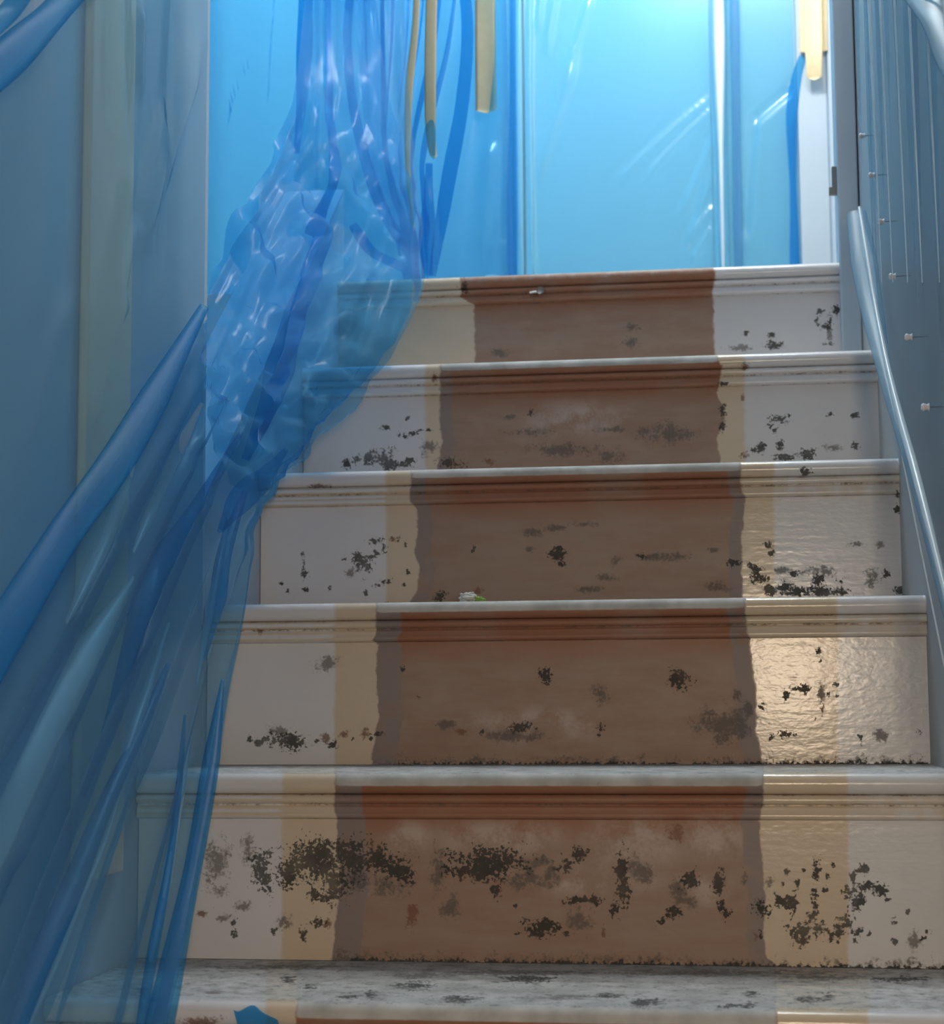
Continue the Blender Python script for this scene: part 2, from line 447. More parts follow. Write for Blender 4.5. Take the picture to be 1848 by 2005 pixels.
SMUDGE = {
 1: [(425,1690,22,45),(485,1670,12,30),(700,1720,30,25),(440,1798,16,7),(558,1805,14,16),(475,1775,14,10),(882,1778,16,24),(857,1700,14,45),(1028,1720,34,22),(1077,1710,18,22),(1256,1710,22,24),(1330,1750,18,26),(1791,1843,15,15),(1506,1730,9,16),(1457,1718,7,20),
     (1130,1800,24,24),(760,1730,40,20),(1050,1690,30,16),(430,1745,14,14),(1350,1765,16,14),(1240,1690,14,18)],
 2: [(548,1432,18,10),(1176,1360,16,16),(874,1419,18,8),(1724,1440,13,11),(1608,1362,6,24),(1443,1362,8,16),(1467,1390,9,18),(1000,1440,60,10),(1420,1420,50,30),(640,1300,20,14)],
 3: [(686,1120,12,12),(1036,1076,9,6),(1043,1042,20,7),(1082,1034,20,7),(1143,1026,24,5),(1205,1100,12,12),(1189,1130,16,8),(1332,1092,20,8),(1397,1076,9,5),(1153,1154,26,6),(1400,1150,24,9),(1613,1119,34,10),(1532,1116,14,6),(1724,1066,9,7),(1710,1132,12,18),(1675,1065,18,4),(1280,1090,30,7)],
 4: [(836,877,18,16),(1195,895,24,16),(1195,842,30,6),(998,817,14,5),(1629,876,16,6),(1100,880,60,12),(1300,850,50,20),(1040,845,40,8)],
 5: [(1624,655,6,18),(1447,681,26,6),(977,691,18,8),(1237,670,16,10),(1240,640,12,8)],
 0: [(414,1942,28,4),(1597,1915,90,8),(1000,1905,200,6),(1400,1905,260,6),(560,1893,130,5),(1100,1952,90,5),(820,1910,60,6)]}
RUST = {1: [(805,1790,13,32),(395,1790,12,7),(640,1808,9,15),(1181,1826,5,16),(1325,1630,20,24),(728,1655,5,14),(1480,1830,6,10)],
        2: [(637,1442,11,15),(673,1438,10,12),(715,1437,11,11),(509,1236,7,8),(903,1432,16,9),(1551,1327,9,7),(1610,1385,4,18)],
        3: [(770,1058,8,7),(936,1156,11,11),(625,952,30,5),(1490,1134,8,6)], 4: [(850,740,7,10),(956,902,12,7),(1460,893,12,8),(1454,778,4,10),(1459,716,9,10)], 5: [(1050,575,22,10)], 0: [(390,2000,50,12)]}
PALE = {1: [(980,1640,150,40),(1240,1650,120,60),(1400,1640,80,60),(1150,1720,160,40),(800,1640,60,40),(1380,1740,60,40)], 2: [(1050,1420,160,40)], 3: [], 4: [(1130,820,120,40)], 5: [], 0: []}


def blob(px, py, lst, fall=1.0):
    f = np.full(px.shape, -1.0)
    for (x, y, rx, ry) in lst:
        if abs(px-x).min() > rx*4:
            continue
        f = np.maximum(f, 1.0-np.hypot((px-x)/(rx*1.1), (py-y)/(ry*1.1)))
    return f


def fields(k, part):
    def fn(V):
        px, py = proj(V)
        kk = k if k in RUN_L else 0
        L, Rr = np.array(RUN_L[kk]), np.array(RUN_R[kk])
        yy = py if k in RUN_L else np.full(px.shape, 2000.0)
        xl = np.interp(yy, L[:, 1], L[:, 0])
        xr = np.interp(yy, Rr[:, 1], Rr[:, 0])
        if k not in RUN_L:
            q = CAM[0]+(V[:, 0]-CAM[0])
            xl = px-(q-0.20)*1900
            xr = px+(0.62-q)*1900
        run = np.minimum(px-xl, xr-px)/100
        cl = np.minimum(px-CR_L[kk], xr-px)/100
        cr = np.minimum(px-xl, CR_R[kk]-px)/100
        cream = np.maximum(cl, cr)
        if part == 'moulding':
            cream = np.maximum(cream, np.clip(0.12*np.sin(V[:, 2]*900), -1, 0.06)*(px < xr-10)) if k in (1, 2, 3) else cream
        g = GB[kk]
        grey = np.zeros(px.shape)
        if g[0]:
            grey = np.maximum(grey, ((px-xl) < g[0])*1.0)
        if g[1]:
            grey = np.maximum(grey, ((xr-px) < g[1])*1.0)
        st = blob(px, py, [(x, y, rx*g_, ry*g_) for x, y, rx, ry in STAIN.get(k, []) for g_ in (1.25 if rx > 9 else 1.1,)])
        sm = blob(px, py, [(x, y, rx*1.25, ry*1.25) for x, y, rx, ry in SMUDGE.get(k, [])])
        ru = blob(px, py, RUST.get(k, []))
        z = V[:, 2]-k*h
        y = V[:, 1]-k*d
        dust = np.zeros(px.shape)
        red = np.zeros(px.shape)
        pale = np.clip(blob(px, py, PALE.get(k, []))*1.6, 0, 1)
        if part == 'riser':
            zb = z+h
            red = np.clip(1-(-0.045-z)/0.03, 0, 1)*0.85
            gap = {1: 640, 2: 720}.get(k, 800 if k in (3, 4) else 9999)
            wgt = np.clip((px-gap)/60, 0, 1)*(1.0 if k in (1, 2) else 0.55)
            line = (0.75-zb/0.0042)-(1-wgt)*2  # shadow gap under the riser, painted in as a dark line
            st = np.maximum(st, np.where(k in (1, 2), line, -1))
            sm = np.maximum(sm, (0.6-zb/0.016)-2*(1-np.clip((px-gap+100)/120, 0, 1)))  # softer dark band along it, gap shade mixed with base grime
        if part == 'tread':
            dust = np.where(z > -0.0125, 1.0, 0.0)*np.clip(run*4+0.5, 0, 1)
            dust = np.maximum(dust, np.where((z > -0.003) & (y > 0.012), 0.62, 0))
            sm = np.maximum(sm, np.where((z > -0.001) & (y > 0.004), 0.10, -1))
            red = np.where(z < -0.004, 0.9, 0)
            if k == 5:
                dust = dust*0.45
        if part == 'moulding':
            red = np.ones(px.shape)*0.9
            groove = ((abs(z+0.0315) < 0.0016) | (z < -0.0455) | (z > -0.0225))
            sm = np.maximum(sm, np.where(groove, 0.22, -1))  # moulding darker in its grooves and along its edges
        return dict(runner=run, cream=cream, greyband=grey, stain_and_gap_shade=st, smudge_and_shade=sm, rust=ru, dust=dust, redness=red, pale=pale)
    return fn


for k in range(-2, 6):
    seen = k >= 0
    y0, z0 = k*d, k*h
    nx = 300 if seen else 12
    # tread with rounded nosing
    end = d+0.012 if k < 5 else 0.10
    tops = [(y0+v, z0) for v in np.linspace(end, 0.012, 20 if seen else 3)]
    nose = [(0.007, -0.0004), (0.0035, -0.0018), (0.001, -0.0042), (-0.0008, -0.0075), (-0.0012, -0.0108), (-0.0006, -0.0142), (0.0012, -0.0175), (0.0045, -0.0202), (0.009, -0.0212), (0.020, -0.0212), (0.020, -0.03), (end, -0.03)]
    prism_x('tread', tops+[(y0+a, z0+b) for a, b in nose], XL+0.001, XR, nx, M_STAIR, stairs, fields(k, 'tread'))
    mo = [(0.018, -0.0213), (0.0055, -0.0213), (0.0042, -0.0220), (0.0018, -0.0238), (0.0008, -0.0262), (0.0016, -0.0290), (0.0045, -0.0305), (0.0072, -0.0312), (0.0072, -0.0325), (0.0052, -0.0332), (0.0046, -0.0350), (0.0046, -0.0385), (0.0034, -0.0402), (0.0028, -0.0425), (0.0040, -0.0448), (0.0075, -0.0462), (0.0118, -0.0468), (0.018, -0.0470)]
    prism_x('moulding', [(y0+a, z0+b) for a, b in mo], XL+0.001, XR, nx, M_STAIR, stairs, fields(k, 'moulding'))
    # riser board
    na, nb = (420, 84) if seen and k > 0 else (40, 20)
    xs, zz = np.linspace(XL+0.001, XR, na), np.linspace(z0-h+0.0004, z0-0.035, nb)
    V = np.stack([np.repeat(xs[:, None], nb, 1), np.full((na, nb), y0+0.0122), np.repeat(zz[None], na, 0)], -1).reshape(-1, 3)
    n0 = len(V)
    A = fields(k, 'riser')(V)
    Vb = np.array([(xs[0], y0+0.030, zz[0]), (xs[0], y0+0.030, zz[-1]), (xs[-1], y0+0.030, zz[0]), (xs[-1], y0+0.030, zz[-1])])
    c00, c01, c10, c11 = 0, nb-1, (na-1)*nb, na*nb-1
    F = grid_faces(na, nb).tolist()
    F += [[n0, n0+1, n0+3, n0+2], [c00, c01, n0+1, n0], [c10, n0+2, n0+3, c11], [c00, n0, n0+2, c10], [c01, c11, n0+3, n0+1]]
    A = {q: np.concatenate([v, np.full(4, v[0])]) for q, v in A.items()}
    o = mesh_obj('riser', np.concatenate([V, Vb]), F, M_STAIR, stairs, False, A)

# skirting board up the right wall
pr = [(-0.8, -0.8*h/d+0.02), (5*d-0.01, 5*h+0.012), (5*d-0.01, 4*h), (-0.8, -0.8*h/d-0.3)]
V = [(x, a, b) for x in (XR-0.0, XR+0.0019) for a, b in pr]
mesh_obj('string_board', V, [[0, 1, 2, 3], [7, 6, 5, 4], [0, 4, 5, 1], [1, 5, 6, 2], [2, 6, 7, 3], [3, 7, 4, 0]], M_GREY, stairs, False)


# ------------------------------------------------------------------ plastic sheets
def catmull(ctrl, n):
    P = np.array(ctrl, float)
    L = np.concatenate([[0], np.cumsum(np.linalg.norm(np.diff(P, axis=0), axis=1))])
    u = np.linspace(0, L[-1], n)
    P2 = np.vstack([2*P[0]-P[1], P, 2*P[-1]-P[-2]])
    i = np.clip(np.searchsorted(L, u, 'right')-1, 0, len(P)-2)
    f = ((u-L[i])/(L[i+1]-L[i]))[:, None]
    p0, p1, p2, p3 = P2[i], P2[i+1], P2[i+2], P2[i+3]
    return 0.5*(2*p1+(p2-p0)*f+(2*p0-5*p1+4*p2-p3)*f**2+(3*p1-p0-3*p2+p3)*f**3)


def across(C, p):
    """C: m x nt x 3 curves, p: ns x nt position across 0..1"""
    m, nt = C.shape[0], C.shape[1]
    q = np.clip(p, -0.08, 1.08)*(m-1)
    i = np.clip(np.floor(q).astype(int), 0, m-2)
    f = (q-i)[..., None]
    C2 = np.concatenate([2*C[:1]-C[1:2], C, 2*C[-1:]-C[-2:-1]], 0)
    j = np.arange(nt)[None, :]
    p0, p1, p2, p3 = C2[i, j], C2[i+1, j], C2[i+2, j], C2[i+3, j]
    return 0.5*(2*p1+(p2-p0)*f+(2*p0-5*p1+4*p2-p3)*f**2+(3*p1-p0-3*p2+p3)*f**3)


def sstep(x, a, b):
    t = np.clip((x-a)/(b-a), 0, 1)
    return t*t*(3-2*t)


def by_height(c, n):
    """resample a curve so that its points step down evenly in height of view"""
    q = catmull(c, 600)
    y = proj(q)[1]
    y = np.maximum.accumulate(y)+np.arange(600)*1e-6
    u = np.linspace(y[0], y[-1], n)
    return np.stack([np.interp(u, y, q[:, i]) for i in range(3)], -1)


def sheet(name, curves, ns, nt, mat, parent=None, pleats=(), waves=(), ridges=(), crumples=(), seed=1, even=False):
    C = np.stack([(by_height if even else catmull)(c, nt) for c in curves])
    s = np.linspace(0, 1, ns)[:, None]
    t = np.linspace(0, 1, nt)[None, :]
    B = across(C, s+0*t)
    n = np.cross(np.gradient(B, axis=0), np.gradient(B, axis=1))
    n /= np.linalg.norm(n, axis=-1, keepdims=True)+1e-12
    if np.sum((CAM-B)*n) < 0:
        n = -n
    p = s+0*t
    o = np.zeros(p.shape)
    for (c0, c1, sg, a, dl, t0, t1) in pleats:
        x = (s-(c0+(c1-c0)*t))/sg
        w = sstep(t, t0-0.08, t0+0.04)*(1-sstep(t, t1-0.1, t1+0.04))
        g = x*np.exp(-x*x/2)*w
        p = p-a*sg*g
        o = o+dl*g
    for (fr, am, ph, dr) in waves:
        o = o+am*np.sin(2*math.pi*(fr*s+dr*t)+ph)
    px, py = proj(B)
    for (x0, y0, x1, y1, w, am) in ridges:
        dx, dy = x1-x0, y1-y0
        Ln = math.hypot(dx, dy)
        u = ((px-x0)*dx+(py-y0)*dy)/Ln**2
        v = ((px-x0)*dy-(py-y0)*dx)/Ln
        tp = np.exp(-np.maximum(0, np.abs(u-0.5)-0.32)**2/0.012)
        bend = 0.05*Ln*(u-0.5)**2
        o = o+am*np.exp(-((v-bend)/w)**2)*tp
    rng = np.random.RandomState(seed)
    for (cx, cy, rx, ry, nc, am) in crumples:
        win = np.exp(-(np.hypot((px-cx)/rx, (py-cy)/ry))**4)
        acc = np.zeros(px.shape)
        for q in range(5):
            an = rng.rand()*math.pi
            lam = nc*(0.7+1.1*rng.rand())
            wx = px+0.25*nc*np.sin(py/(0.9*nc)+q)
            wy = py+0.25*nc*np.sin(px/(0.8*nc)+2*q)
            ph = (wx*math.cos(an)+wy*math.sin(an))/lam+rng.rand()*7
            acc += np.abs(2*(ph-np.floor(ph))-1)*lam/nc
        o = o+am*win*(acc/2.5-0.8)
    P = across(C, p)+n*o[..., None]
    return mesh_obj(name, P.reshape(-1, 3), grid_faces(ns, nt), mat, parent, True)


def fold(name, ctrl, widths, mat, parent, thick=0.006, nt=60, seed=0, ncs=14):
    """a flattened roll of sheet along a line: two more layers with rounded edges"""
    c = catmull(ctrl, nt)
    w = np.interp(np.linspace(0, 1, nt), np.linspace(0, 1, len(widths)), widths)
    tg = np.gradient(c, axis=0)
    tg /= np.linalg.norm(tg, axis=1, keepdims=True)
    view = CAM-c
    view /= np.linalg.norm(view, axis=1, keepdims=True)
    b = np.cross(tg, view)
    b /= np.linalg.norm(b, axis=1, keepdims=True)
    nn = np.cross(b, tg)
    rng = np.random.RandomState(seed)
    a = np.linspace(0, 2*math.pi, ncs, endpoint=False)
    wob = 1+0.12*np.sin(np.linspace(0, 9, nt)+rng.rand()*6)
    V = c[None]+(np.cos(a)[:, None]*(w*wob)[None]*0.5)[..., None]*b[None]+(np.sin(a)[:, None]*np.minimum(thick, w*0.3)[None])[..., None]*nn[None]
    F = grid_faces(ncs, nt, 0, True)
    return mesh_obj(name, V.reshape(-1, 3), F, mat, parent, True)


def mpp(y):
    """metres per measured pixel at depth y"""
    return (y-CAM[1])/FPX


def pts(lst, axis, val):
    return [at(x, y, axis, val) for x, y in lst]


# 1. film on the near part of the left wall
xa = XL+0.022
cur = []
for x, ytop, ybot in ((-160, 330, 1750), (-60, 190, 1640), (60, 62, 1580), (150, -70, 1530), (260, -160, 1430), (340, -170, 1290), (400, -180, 1190)):
    a, b = at(x, ytop, 'x', xa), at(x, 900, 'x', xa)
    zb_ = max(b[1]*h/d+0.03, -2)
    a[2] = {260: a[2]+0.15, 340: a[2]+0.45, 400: a[2]+0.8}.get(x, a[2])
    m = [a*(1-f)+np.array([a[0], b[1], zb_])*f for f in (0, 0.33, 0.66, 1)]
    for q in m:
        q[1] = b[1]
    cur.append(m)
wf = sheet('plastic_sheet', cur, 220, 160, M_THIN, None,
           pleats=[(0.86, 0.66, 0.012, 1.9, 0.004, 0.0, 0.55), (0.62, 0.66, 0.006, 1.8, 0.003, 0.0, 0.3)],
           waves=[(3.2, 0.002, 0.4, 0.7)],
           ridges=[(395, 40, 262, 520, 17, 0.006), (380, 120, 275, 470, 10, 0.005), (330, 200, 262, 420, 11, 0.004), (268, 0, 266, 200, 10, 0.007), (255, 300, 190, 700, 13, 0.006),
                   (235, 560, 165, 850, 15, 0.007), (230, 480, 150, 900, 10, 0.005), (140, 560, 40, 900, 23, 0.004), (260, 420, 215, 640, 10, 0.006)], seed=3)
tag(wf, 'blue plastic sheet covering the left wall and its beige board beside the stairs', 'plastic sheet')
fold('fold', pts([(175, -60), (110, 20), (40, 90), (-40, 165), (-120, 250)], 'x', xa+0.006), [0.03, 0.028, 0.03, 0.03], M_FOLD, wf, 0.002, seed=2)
fold('fold', pts([(60, -50), (20, 20), (-30, 60), (-90, 120)], 'x', xa+0.004), [0.018, 0.02, 0.02], M_FOLD, wf, 0.002, seed=5)

# 2. film on the recessed wall beyond the corner
xb = WB+0.03
cur = [[(xb, y, z) for z in (3.1, 2.4, 1.7, 1.0, 0.3)] for y in np.linspace(0.55, YB-0.05, 6)]
rf = sheet('plastic_sheet', cur, 120, 120, M_FOLD, None, waves=[(2.1, 0.006, 1.0, 0.3)],
           ridges=[(533, -40, 517, 220, 4, 0.010), (500, 100, 420, 260, 6, 0.006), (560, 60, 540, 400, 9, 0.008), (450, 150, 405, 480, 8, 0.006)], seed=4)
tag(rf, 'smooth blue plastic sheet over the wall beyond the left corner, behind the bunched sheet', 'plastic sheet')

# 3. film over the back wall and the narrow door
yf = YB-0.034
cur = [[(x, yf, z) for z in (3.1, 2.5, 1.9, 1.4, 0.956)] for x in np.linspace(WB+0.02, at(1560, 300, 'y', yf)[0], 8)]
bf = sheet('plastic_sheet', cur, 420, 200, M_BACK, None, waves=[(1.6, 0.004, 0.2, 0.4)],
           ridges=[(1408, -160, 1416, 640, 11, 0.018), (1012, -160, 1018, 640, 7, 0.010), (1034, -160, 1040, 640, 6, 0.009),
                   (1062, -30, 1052, 60, 6, 0.010), (1092, -40, 1068, 110, 7, 0.010), (1160, -20, 1100, 190, 6, 0.008), (1130, 110, 1050, 360, 8, 0.010), (1125, 80, 1080, 200, 5, 0.008),
                   (1400, 180, 1190, 370, 5, 0.005), (1405, 200, 1250, 360, 5, 0.005), (1415, 225, 1330, 430, 5, 0.008), (1418, 290, 1345, 480, 6, 0.008), (1400, 400, 1340, 480, 6, 0.009),
                   (1410, 250, 1370, 380, 4, 0.006), (1395, 440, 1350, 520, 4, 0.007), (1560, 160, 1465, 240, 9, -0.010), (1475, 220, 1455, 480, 10, -0.008), (1400, 330, 1365, 420, 4, 0.007),
                   (960, 260, 940, 520, 14, 0.012), (1000, 200, 985, 500, 10, -0.010)], seed=5)
tag(bf, 'pale blue plastic sheet stretched over the door on the landing back wall', 'plastic sheet')
fold('fold', pts([(1572, 110), (1560, 150), (1550, 220), (1551, 320), (1554, 420), (1556, 520)], 'y', yf-0.012), [0.02, 0.024, 0.020, 0.016, 0.018, 0.02], M_FOLD, bf, 0.004, seed=6)
fold('fold', pts([(1003, -60), (1004, 120), (1004, 280), (1003, 420), (1004, 540)], 'y', yf-0.012), [0.012, 0.014, 0.02, 0.022, 0.022], M_FOLD, bf, 0.004, seed=7)

fold('fold', pts([(1405, -80), (1407, 60), (1409, 200), (1412, 360), (1416, 540)], 'y', yf-0.030), [0.026, 0.026, 0.020, 0.012, 0.006], M_GLARE, bf, 0.006, seed=8)  # whitish strip added to imitate the lamp's glare over the casing
fold('fold', pts([(1437, -80), (1438, 60), (1440, 200), (1443, 360), (1446, 540)], 'y', yf-0.012), [0.018, 0.020, 0.022, 0.020, 0.016], M_THIN, bf, 0.003, seed=9)  # ribbon standing in for the shadow beside the casing

# 4. curtain of film hanging at the head of the stairs, gathered at the edge of the landing
yc = 5*d+0.06
top = np.linspace(690, 1000, 9)
mid = np.array([720, 740, 760, 780, 800, 832, 880, 935, 1000])
low = np.array([800, 808, 815, 824, 834, 847, 880, 940, 1003])
cur = []
for i in range(9):
    yy = yc+0.02*math.sin(i*2.1)
    a = at(top[i], -130, 'y', yy+0.25)
    cur.append([at(top[i], -600, 'y', yy+0.28), a, at(0.8*top[i]+0.2*mid[i], 80, 'y', yy+0.18), at(mid[i], 300, 'y', yy+0.08), at(0.35*mid[i]+0.65*low[i], 440, 'y', yy+0.03), at(low[i], 552 if low[i] < 850 else 548-(low[i]-850)*0.03, 'y', yy)])
hc = sheet('plastic_sheet', cur, 360, 160, M_BLUE, None,
           pleats=[(0.06, 0.10, 0.018, 2.6, 0.006, 0, 0.75), (0.17, 0.16, 0.014, 2.6, 0.006, 0, 1), (0.27, 0.25, 0.020, 2.6, 0.007, 0, 1), (0.38, 0.34, 0.016, 2.6, 0.006, 0, 1),
                   (0.50, 0.42, 0.014, 2.6, 0.006, 0, 1), (0.58, 0.55, 0.016, 2.6, 0.006, 0, 1), (0.70, 0.60, 0.022, 2.6, 0.007, 0, 1), (0.82, 0.84, 0.012, 1.8, 0.005, 0, 0.6)],
           waves=[(7, 0.006, 0.3, 0.6), (3, 0.010, 1.2, 0.3)], crumples=[(760, 420, 90, 140, 60, 0.006)], seed=6)
tag(hc, 'blue plastic curtain hanging in gathered pleats at the head of the stairs', 'plastic sheet')
for q, (c, wd_) in enumerate([([(600, -60), (597, 60), (592, 180), (580, 300)], [.03, .026, .022, .01]), ([(690, -60), (680, 90), (700, 250), (745, 400), (800, 500)], [.012, .014, .02, .02, .012]),
                              ([(905, -60), (915, 60), (905, 200), (880, 340), (858, 470), (846, 540)], [.016, .02, .026, .024, .02, .014]), ([(840, 320), (838, 420), (836, 540)], [.012, .022, .02])]):
    fold('fold', pts(c, 'y', yc+0.035), wd_, M_FOLD, hc, 0.006, seed=20+q)

# 5. the big sheet draped from the landing down over the left of the steps
right = [(775, -600), (790, -120), (796, 120), (812, 330), (826, 540), (815, 600), (760, 702), (680, 802), (565, 918), (520, 962), (497, 1010), (486, 1180), (455, 1350), (432, 1500), (397, 1700), (368, 1850), (330, 2020), (270, 2300)]
rp = []
for x, y in right:
    if y < 500:
        rp.append(at(x, y, 'y', 5*d-0.015+0.12*min(1, (540-y)/660)))
    elif y < 560:
        rp.append(at(x, y, 'y', 5*d-0.020))
    else:
        rp.append(on_slope(x, y, 0.016))
left = [(622, -600, 1.50), (620, -120, 1.45), (610, 60, 1.25), (575, 230, 1.05), (510, 370, 0.86), (402, 590, 0.56)]
lp = [at(x, y, 'y', v) for x, y, v in left]
for x, y in ((330, 725), (250, 865), (120, 1045), (0, 1240), (-130, 1450), (-260, 1680), (-400, 1960), (-560, 2300)):
    lp.append(at(x, y, 'x', XL+0.060))
mids = [[(658, -600), (655, -120), (650, 100), (625, 280), (575, 430), (480, 640), (345, 900), (215, 1170), (70, 1480), (-70, 1800), (-270, 2300)],
        [(698, -600), (700, -120), (700, 100), (690, 290), (655, 450), (570, 680), (435, 950), (315, 1230), (190, 1550), (80, 1850), (-60, 2300)],
        [(738, -600), (745, -120), (748, 100), (755, 300), (745, 470), (680, 700), (520, 950), (420, 1230), (335, 1550), (255, 1850), (145, 2300)]]
Lc, Rc = catmull(lp, 120), catmull(rp, 120)
cur = [lp]
for i, m in enumerate(mids):
    f = (i+1)/4
    row = []
    for (x, y) in m:
        tt = 0.5
        # depth: blend of the wall-side and step-side edges at the same height
        yl = np.interp(y, [proj(q)[1] for q in Lc], Lc[:, 1])
        yr = np.interp(y, [proj(q)[1] for q in Rc], Rc[:, 1])
        row.append(at(x, y, 'y', yl*(1-f)+yr*f))
    cur.append(row)
cur.append(rp)
# resample so that equal t means about equal height
ds = sheet('plastic_sheet', cur, 420, 360, M_DRAPE, None,
           pleats=[(0.035, 0.045, 0.020, 4.4, 0.005, 0.466, 1), (0.22, 0.18, 0.020, 4.2, 0.005, 0.516, 1), (0.34, 0.31, 0.011, 3.6, 0.004, 0.516, 0.917), (0.47, 0.44, 0.024, 4.2, 0.006, 0.533, 1),
                   (0.60, 0.59, 0.012, 3.6, 0.004, 0.541, 0.958), (0.74, 0.76, 0.015, 3.8, 0.005, 0.566, 1), (0.925, 0.93, 0.020, 3.6, 0.004, 0.666, 1)],
           waves=[(6.3, 0.004, 0.5, 0.5), (13.0, 0.0015, 1.0, 0.3)],
           crumples=[(600, 470, 210, 230, 85, 0.024), (620, 740, 200, 200, 80, 0.020), (480, 960, 120, 140, 80, 0.008)],
           ridges=[(230, 1560, 90, 1990, 4, 0.006), (300, 1200, 200, 1560, 6, 0.004), (120, 1440, 0, 1720, 14, 0.005), (260, 1040, 160, 1240, 8, 0.005)], seed=8, even=True)
tag(ds, 'crumpled blue plastic sheet draped diagonally down over the left side of the steps', 'plastic sheet')
# second, folded-over layer around the gather
ov = [[(600, -600), (600, -120), (590, 60), (560, 230), (480, 400), (408, 570), (402, 800)], [(625, -600), (625, -120), (620, 100), (605, 280), (540, 470), (480, 680), (440, 930)], [(655, -600), (655, -120), (660, 120), (670, 320), (640, 520), (570, 740), (490, 960)],
      [(690, -600), (690, -120), (700, 120), (735, 360), (735, 540), (660, 750), (530, 955)], [(730, -600), (730, -120), (750, 120), (800, 400), (805, 570), (745, 700), (560, 905)]]
cur = []
for i, m in enumerate(ov):
    row = []
    for x, y in m:
        f = i/4*0.8+0.1
        yl = np.interp(y, [proj(q)[1] for q in Lc], Lc[:, 1])
        yr = np.interp(y, [proj(q)[1] for q in Rc], Rc[:, 1])
        row.append(at(x, y, 'y', yl*(1-f)+yr*f-0.035))
    cur.append(row)
sheet('crumpled_layer', cur, 150, 150, M_BLUE, ds, pleats=[(0.35, 0.45, 0.04, 3.2, 0.006, 0.35, 1)],
      crumples=[(620, 440, 210, 260, 75, 0.034), (560, 780, 180, 220, 70, 0.026)], seed=11, even=True)
# light-catching twist that runs into the pinned corner
fold('fold', [at(690, 440, 'y', 1.10), at(725, 490, 'y', 1.12), at(770, 515, 'y', 1.15), at(808, 535, 'y', 5*d-0.035), at(818, 560, 'y', 5*d-0.035), at(812, 590, 'y', 5*d-0.03)], [.012, .018, .016, .014, .014, .006], M_BLUE, ds, 0.007, seed=31)
fold('fold', [at(400, 600, 'x', XL+0.07), at(250, 868, 'x', XL+0.068), at(120, 1055, 'x', XL+0.068), at(0, 1250, 'x', XL+0.07), at(-120, 1450, 'x', XL+0.07)], [.012, .026, .032, .034, .03], M_FOLD, ds, 0.0015, seed=32)

# smaller folds running down the drape: some doubled and dark, some pale, the caught light put into their colour
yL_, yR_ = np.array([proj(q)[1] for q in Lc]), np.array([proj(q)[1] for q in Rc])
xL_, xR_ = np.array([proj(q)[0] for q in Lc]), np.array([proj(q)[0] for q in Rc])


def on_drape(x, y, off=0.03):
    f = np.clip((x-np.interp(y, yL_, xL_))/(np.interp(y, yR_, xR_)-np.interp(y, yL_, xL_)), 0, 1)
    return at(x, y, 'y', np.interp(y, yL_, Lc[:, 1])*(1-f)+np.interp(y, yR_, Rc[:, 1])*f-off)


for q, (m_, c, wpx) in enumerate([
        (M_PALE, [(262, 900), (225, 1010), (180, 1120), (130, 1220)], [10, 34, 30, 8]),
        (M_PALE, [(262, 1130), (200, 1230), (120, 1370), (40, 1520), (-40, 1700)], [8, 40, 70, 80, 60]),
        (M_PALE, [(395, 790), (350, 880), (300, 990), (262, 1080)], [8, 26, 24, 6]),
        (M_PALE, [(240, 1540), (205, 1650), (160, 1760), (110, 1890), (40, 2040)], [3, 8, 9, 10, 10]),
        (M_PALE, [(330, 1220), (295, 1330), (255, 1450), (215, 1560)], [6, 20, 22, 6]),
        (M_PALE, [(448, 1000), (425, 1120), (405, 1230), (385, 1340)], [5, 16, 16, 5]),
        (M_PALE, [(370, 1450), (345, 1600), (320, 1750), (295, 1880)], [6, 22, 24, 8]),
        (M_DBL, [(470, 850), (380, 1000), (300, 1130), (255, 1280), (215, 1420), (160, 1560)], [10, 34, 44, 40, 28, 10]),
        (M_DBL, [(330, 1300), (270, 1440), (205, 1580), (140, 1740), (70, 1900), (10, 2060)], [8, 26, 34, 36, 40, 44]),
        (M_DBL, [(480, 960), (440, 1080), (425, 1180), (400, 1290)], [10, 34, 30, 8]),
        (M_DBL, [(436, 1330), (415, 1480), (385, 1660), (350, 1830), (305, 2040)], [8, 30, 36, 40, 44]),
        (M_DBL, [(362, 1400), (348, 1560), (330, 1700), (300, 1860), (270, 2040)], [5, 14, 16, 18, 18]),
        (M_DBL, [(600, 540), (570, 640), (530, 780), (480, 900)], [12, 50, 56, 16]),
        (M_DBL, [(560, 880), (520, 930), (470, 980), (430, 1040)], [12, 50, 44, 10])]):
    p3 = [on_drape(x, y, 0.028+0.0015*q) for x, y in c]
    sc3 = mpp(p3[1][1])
    fold('fold', p3, [w_*sc3 for w_ in wpx], m_, ds, 0.003, seed=60+q)

